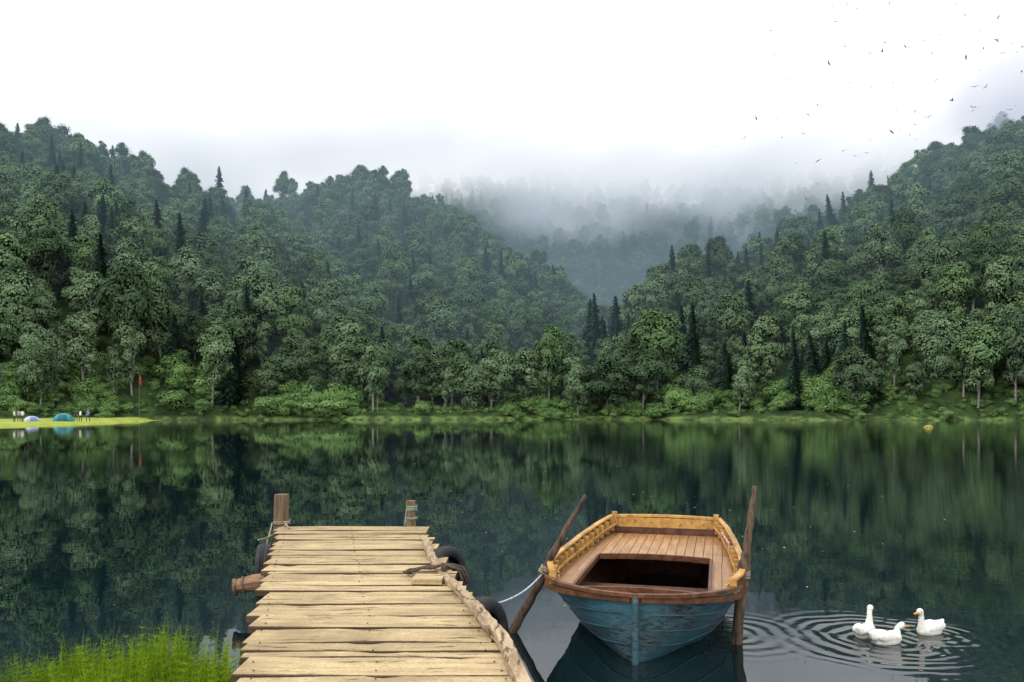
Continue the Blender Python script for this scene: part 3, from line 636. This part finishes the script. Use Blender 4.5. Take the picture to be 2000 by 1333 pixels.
def tent(loc,r,h,c1,c2,rz=0):
    b=MB(); n=24;mv=9; vs=[]
    for j in range(mv+1):
        q=j/mv; a=q*math.pi/2
        for k in range(n):
            th=2*math.pi*k/n; rr=r*math.cos(a)**.8*(1+.07*abs(math.cos(2*th))); vs.append((rr*math.cos(th),rr*.85*math.sin(th),h*math.sin(a)))
    for j in range(mv):
        for k in range(n): b.add([vs[j*n+k],vs[j*n+(k+1)%n],vs[(j+1)*n+(k+1)%n],vs[(j+1)*n+k]],[(0,1,2,3)],1 if (k in(16,17,18,19) and j<6) else 0)
    for ph in (.785,2.356):
        b.tube([(r*1.05*math.cos(ph)*math.cos(t),r*.9*math.sin(ph)*math.cos(t),h*1.02*abs(math.sin(t))) for t in np.linspace(0,math.pi,15)],.03,6,2)
    o=b.obj('dome_tent',(simple('tent_a',c1,.6,.15,2),simple('tent_b',c2,.6,.15,2),simple('tent_pole',(.3,.3,.3),.5)),smooth=True); o.location=loc; o.rotation_euler=(0,0,rz)
tent((-67.0,119,.28),1.35,1.15,(.02,.22,.25),(.01,.10,.14),.3); tent((-72.0,119.5,.28),1.0,.75,(.45,.50,.65),(.16,.20,.45),.8)
skin_=simple('skin',(.45,.28,.2),.6,.1); hair=simple('hair',(.02,.015,.012),.7)
def person(x,y,z,rz,shirt,pants,pose=0):
    me=bpy.data.meshes.new('p'); st=.12 if pose==0 else .22
    v=[(0,0,.93),(0,0,1.15),(0,.0,1.38),(0,0,1.50),(0,.01,1.58),(0,.02,1.68),
       (.10,0,.88),(.11,st,.50),(.12,st*.8,.08),(.12,st*.8+.14,.03),(-.10,0,.88),(-.11,-st*.6,.50),(-.12,-st*1.2,.08),(-.12,-st*1.2+.14,.03),
       (.19,0,1.40),(.25,-.03,1.13),(.24,.10,.90),(.24,.14,.82),(-.19,0,1.40),(-.25,.0,1.13),(-.22,.14 if pose else .05,.92 if not pose else 1.1),(-.22,.2 if pose else .08,.84 if not pose else 1.16)]
    ed=[(0,1),(1,2),(2,3),(3,4),(4,5),(0,6),(6,7),(7,8),(8,9),(0,10),(10,11),(11,12),(12,13),(2,14),(14,15),(15,16),(16,17),(2,18),(18,19),(19,20),(20,21)]
    rad=[.15,.13,.16,.055,.095,.085,.09,.065,.045,.035,.09,.065,.045,.035,.06,.045,.032,.03,.06,.045,.032,.03]
    me.from_pydata(v,ed,[]); o=link(bpy.data.objects.new('tmp',me)); o.modifiers.new('k','SKIN'); sd=me.skin_vertices[0].data
    for i,r in enumerate(rad): sd[i].radius=(r,r*.8 if i in(0,1,2) else r)
    sd[0].use_root=True; ss_=o.modifiers.new('s','SUBSURF'); ss_.levels=1; ss_.render_levels=1
    dg=bpy.context.evaluated_depsgraph_get(); m2=bpy.data.meshes.new_from_object(o.evaluated_get(dg)); bpy.data.objects.remove(o)
    for mt in (shirt,pants,skin_,hair): m2.materials.append(mt)
    for p in m2.polygons:
        c=p.center; p.use_smooth=True
        p.material_index = 3 if c.z>1.66 or(c.z>1.55 and c.y<0) else 2 if (c.z>1.47 or (abs(c.x)>.17 and c.z<1.12)) else 0 if c.z>.93 else 1
    m2.name='person'; q=link(bpy.data.objects.new('person',m2)); q.location=(x,y,z); q.rotation_euler=(0,0,rz)
wh=simple('white_shirt',(.75,.75,.75),.8,.05); dk=simple('dark_trousers',(.03,.035,.05),.8,.1); bl=simple('blue_shirt',(.12,.2,.4),.8,.05); rdm=simple('grey_shirt',(.3,.3,.32),.8)
for u,y,s_,ps in [(28,112,wh,0),(44,113,wh,1),(37,116,rdm,0),(157,116,wh,0),(172,115,bl,1),(148,118,dk,0)]:
    x=(u-1000)/F*y; person(x,y,.27,random.uniform(0,6),s_,dk,ps)
b=MB(); fx,fy=(272-1000)/F*147,147.; fz=.5; b.tube([(fx,fy,fz-.6),(fx,fy,fz+8.0)],.035,8,0)
vs=[];n=8
for i in range(n+1):
    for j in range(4): vs.append((fx+.06+j*.10,fy+.10*math.sin(i*.9+j*1.3),fz+7.9-i*.2-j*.12))
b.add(vs,[(i*4+j,i*4+j+1,i*4+5+j,i*4+4+j) for i in range(n) for j in range(3)],1); b.obj('flag_pole',(simple('pole_grey',(.14,.13,.12),.6),simple('red_flag',(.42,.04,.04),.7,.1)))
b=MB(); ix,iy=(1813-1000)/F*91,91.
b.ell((ix,iy,-.02),(.55,.4,.28),0,.5,16,8); b.ell((ix+.2,iy,.12),(.22,.2,.2),0,.5,12,6)
b.obj('islet',(simple('mossy_stone',(.30,.26,.06),.9,.4,4),),smooth=True)

# ---------------------------------------------------------------- birds, drifting specks
b=MB(); random.seed(11)
def bird(p,s):
    a=random.uniform(0,6.28); R_=Matrix.Rotation(a,3,'Z')@Matrix.Rotation(random.uniform(-.5,.5),3,'X'); fl=random.uniform(-.3,.7)
    pts=[(-.22,0,0),(0,.05,.0),(0,-.05,0),(.2,0,.0),(0,0,.05),(0,0,-.05),(.08,.28,.28*fl),(-.06,.26,.26*fl),(-.12,.6,.35*fl),(.08,-.28,.28*fl),(-.06,-.26,.26*fl),(-.12,-.6,.35*fl),(.07,0,.02),(-.09,0,.02),(-.32,.07,0),(-.32,-.07,0)]
    vs=[Vector(p)+R_@(Vector(q)*s) for q in pts]
    b.add(vs,[(0,1,4),(1,3,4),(3,2,4),(2,0,4),(0,5,1),(1,5,3),(3,5,2),(2,5,0),(12,6,7,13),(6,8,7),(12,13,10,9),(9,10,11),(0,14,15)])
for k in range(150):
    q=random.random(); u=1350+650*(random.random()**.6); v=random.uniform(0,430) if q<.9 else random.uniform(430,780)
    if u+v*.2<1450 and q<.5: u+=300
    dd=random.uniform(45,90); bird(((u-1000)/F*dd,dd,HC+(800-v)/F*dd),random.uniform(.32,.55))
for k in range(30):
    dd=random.uniform(50,90); bird((random.uniform(-.05,.5)*dd,dd,HC+random.uniform(.05,.45)*dd),.2)
b.obj('bird_flock',(simple('bird_dark',(.03,.03,.033),.8,.1),))
b=MB()
for k in range(170):
    dd=random.uniform(7,45)**1.; x=random.gauss(.14,.22)*dd; r=random.uniform(.008,.018)*(dd/14)**.5
    b.add([(x+r*math.cos(a)*random.uniform(.6,1.2),dd+r*math.sin(a)*1.5,.004) for a in np.linspace(0,6.28,7)[:-1]],[(0,1,2,3,4,5)])
b.obj('floating_petals',(simple('petal',(.6,.62,.5),.8,.1),))
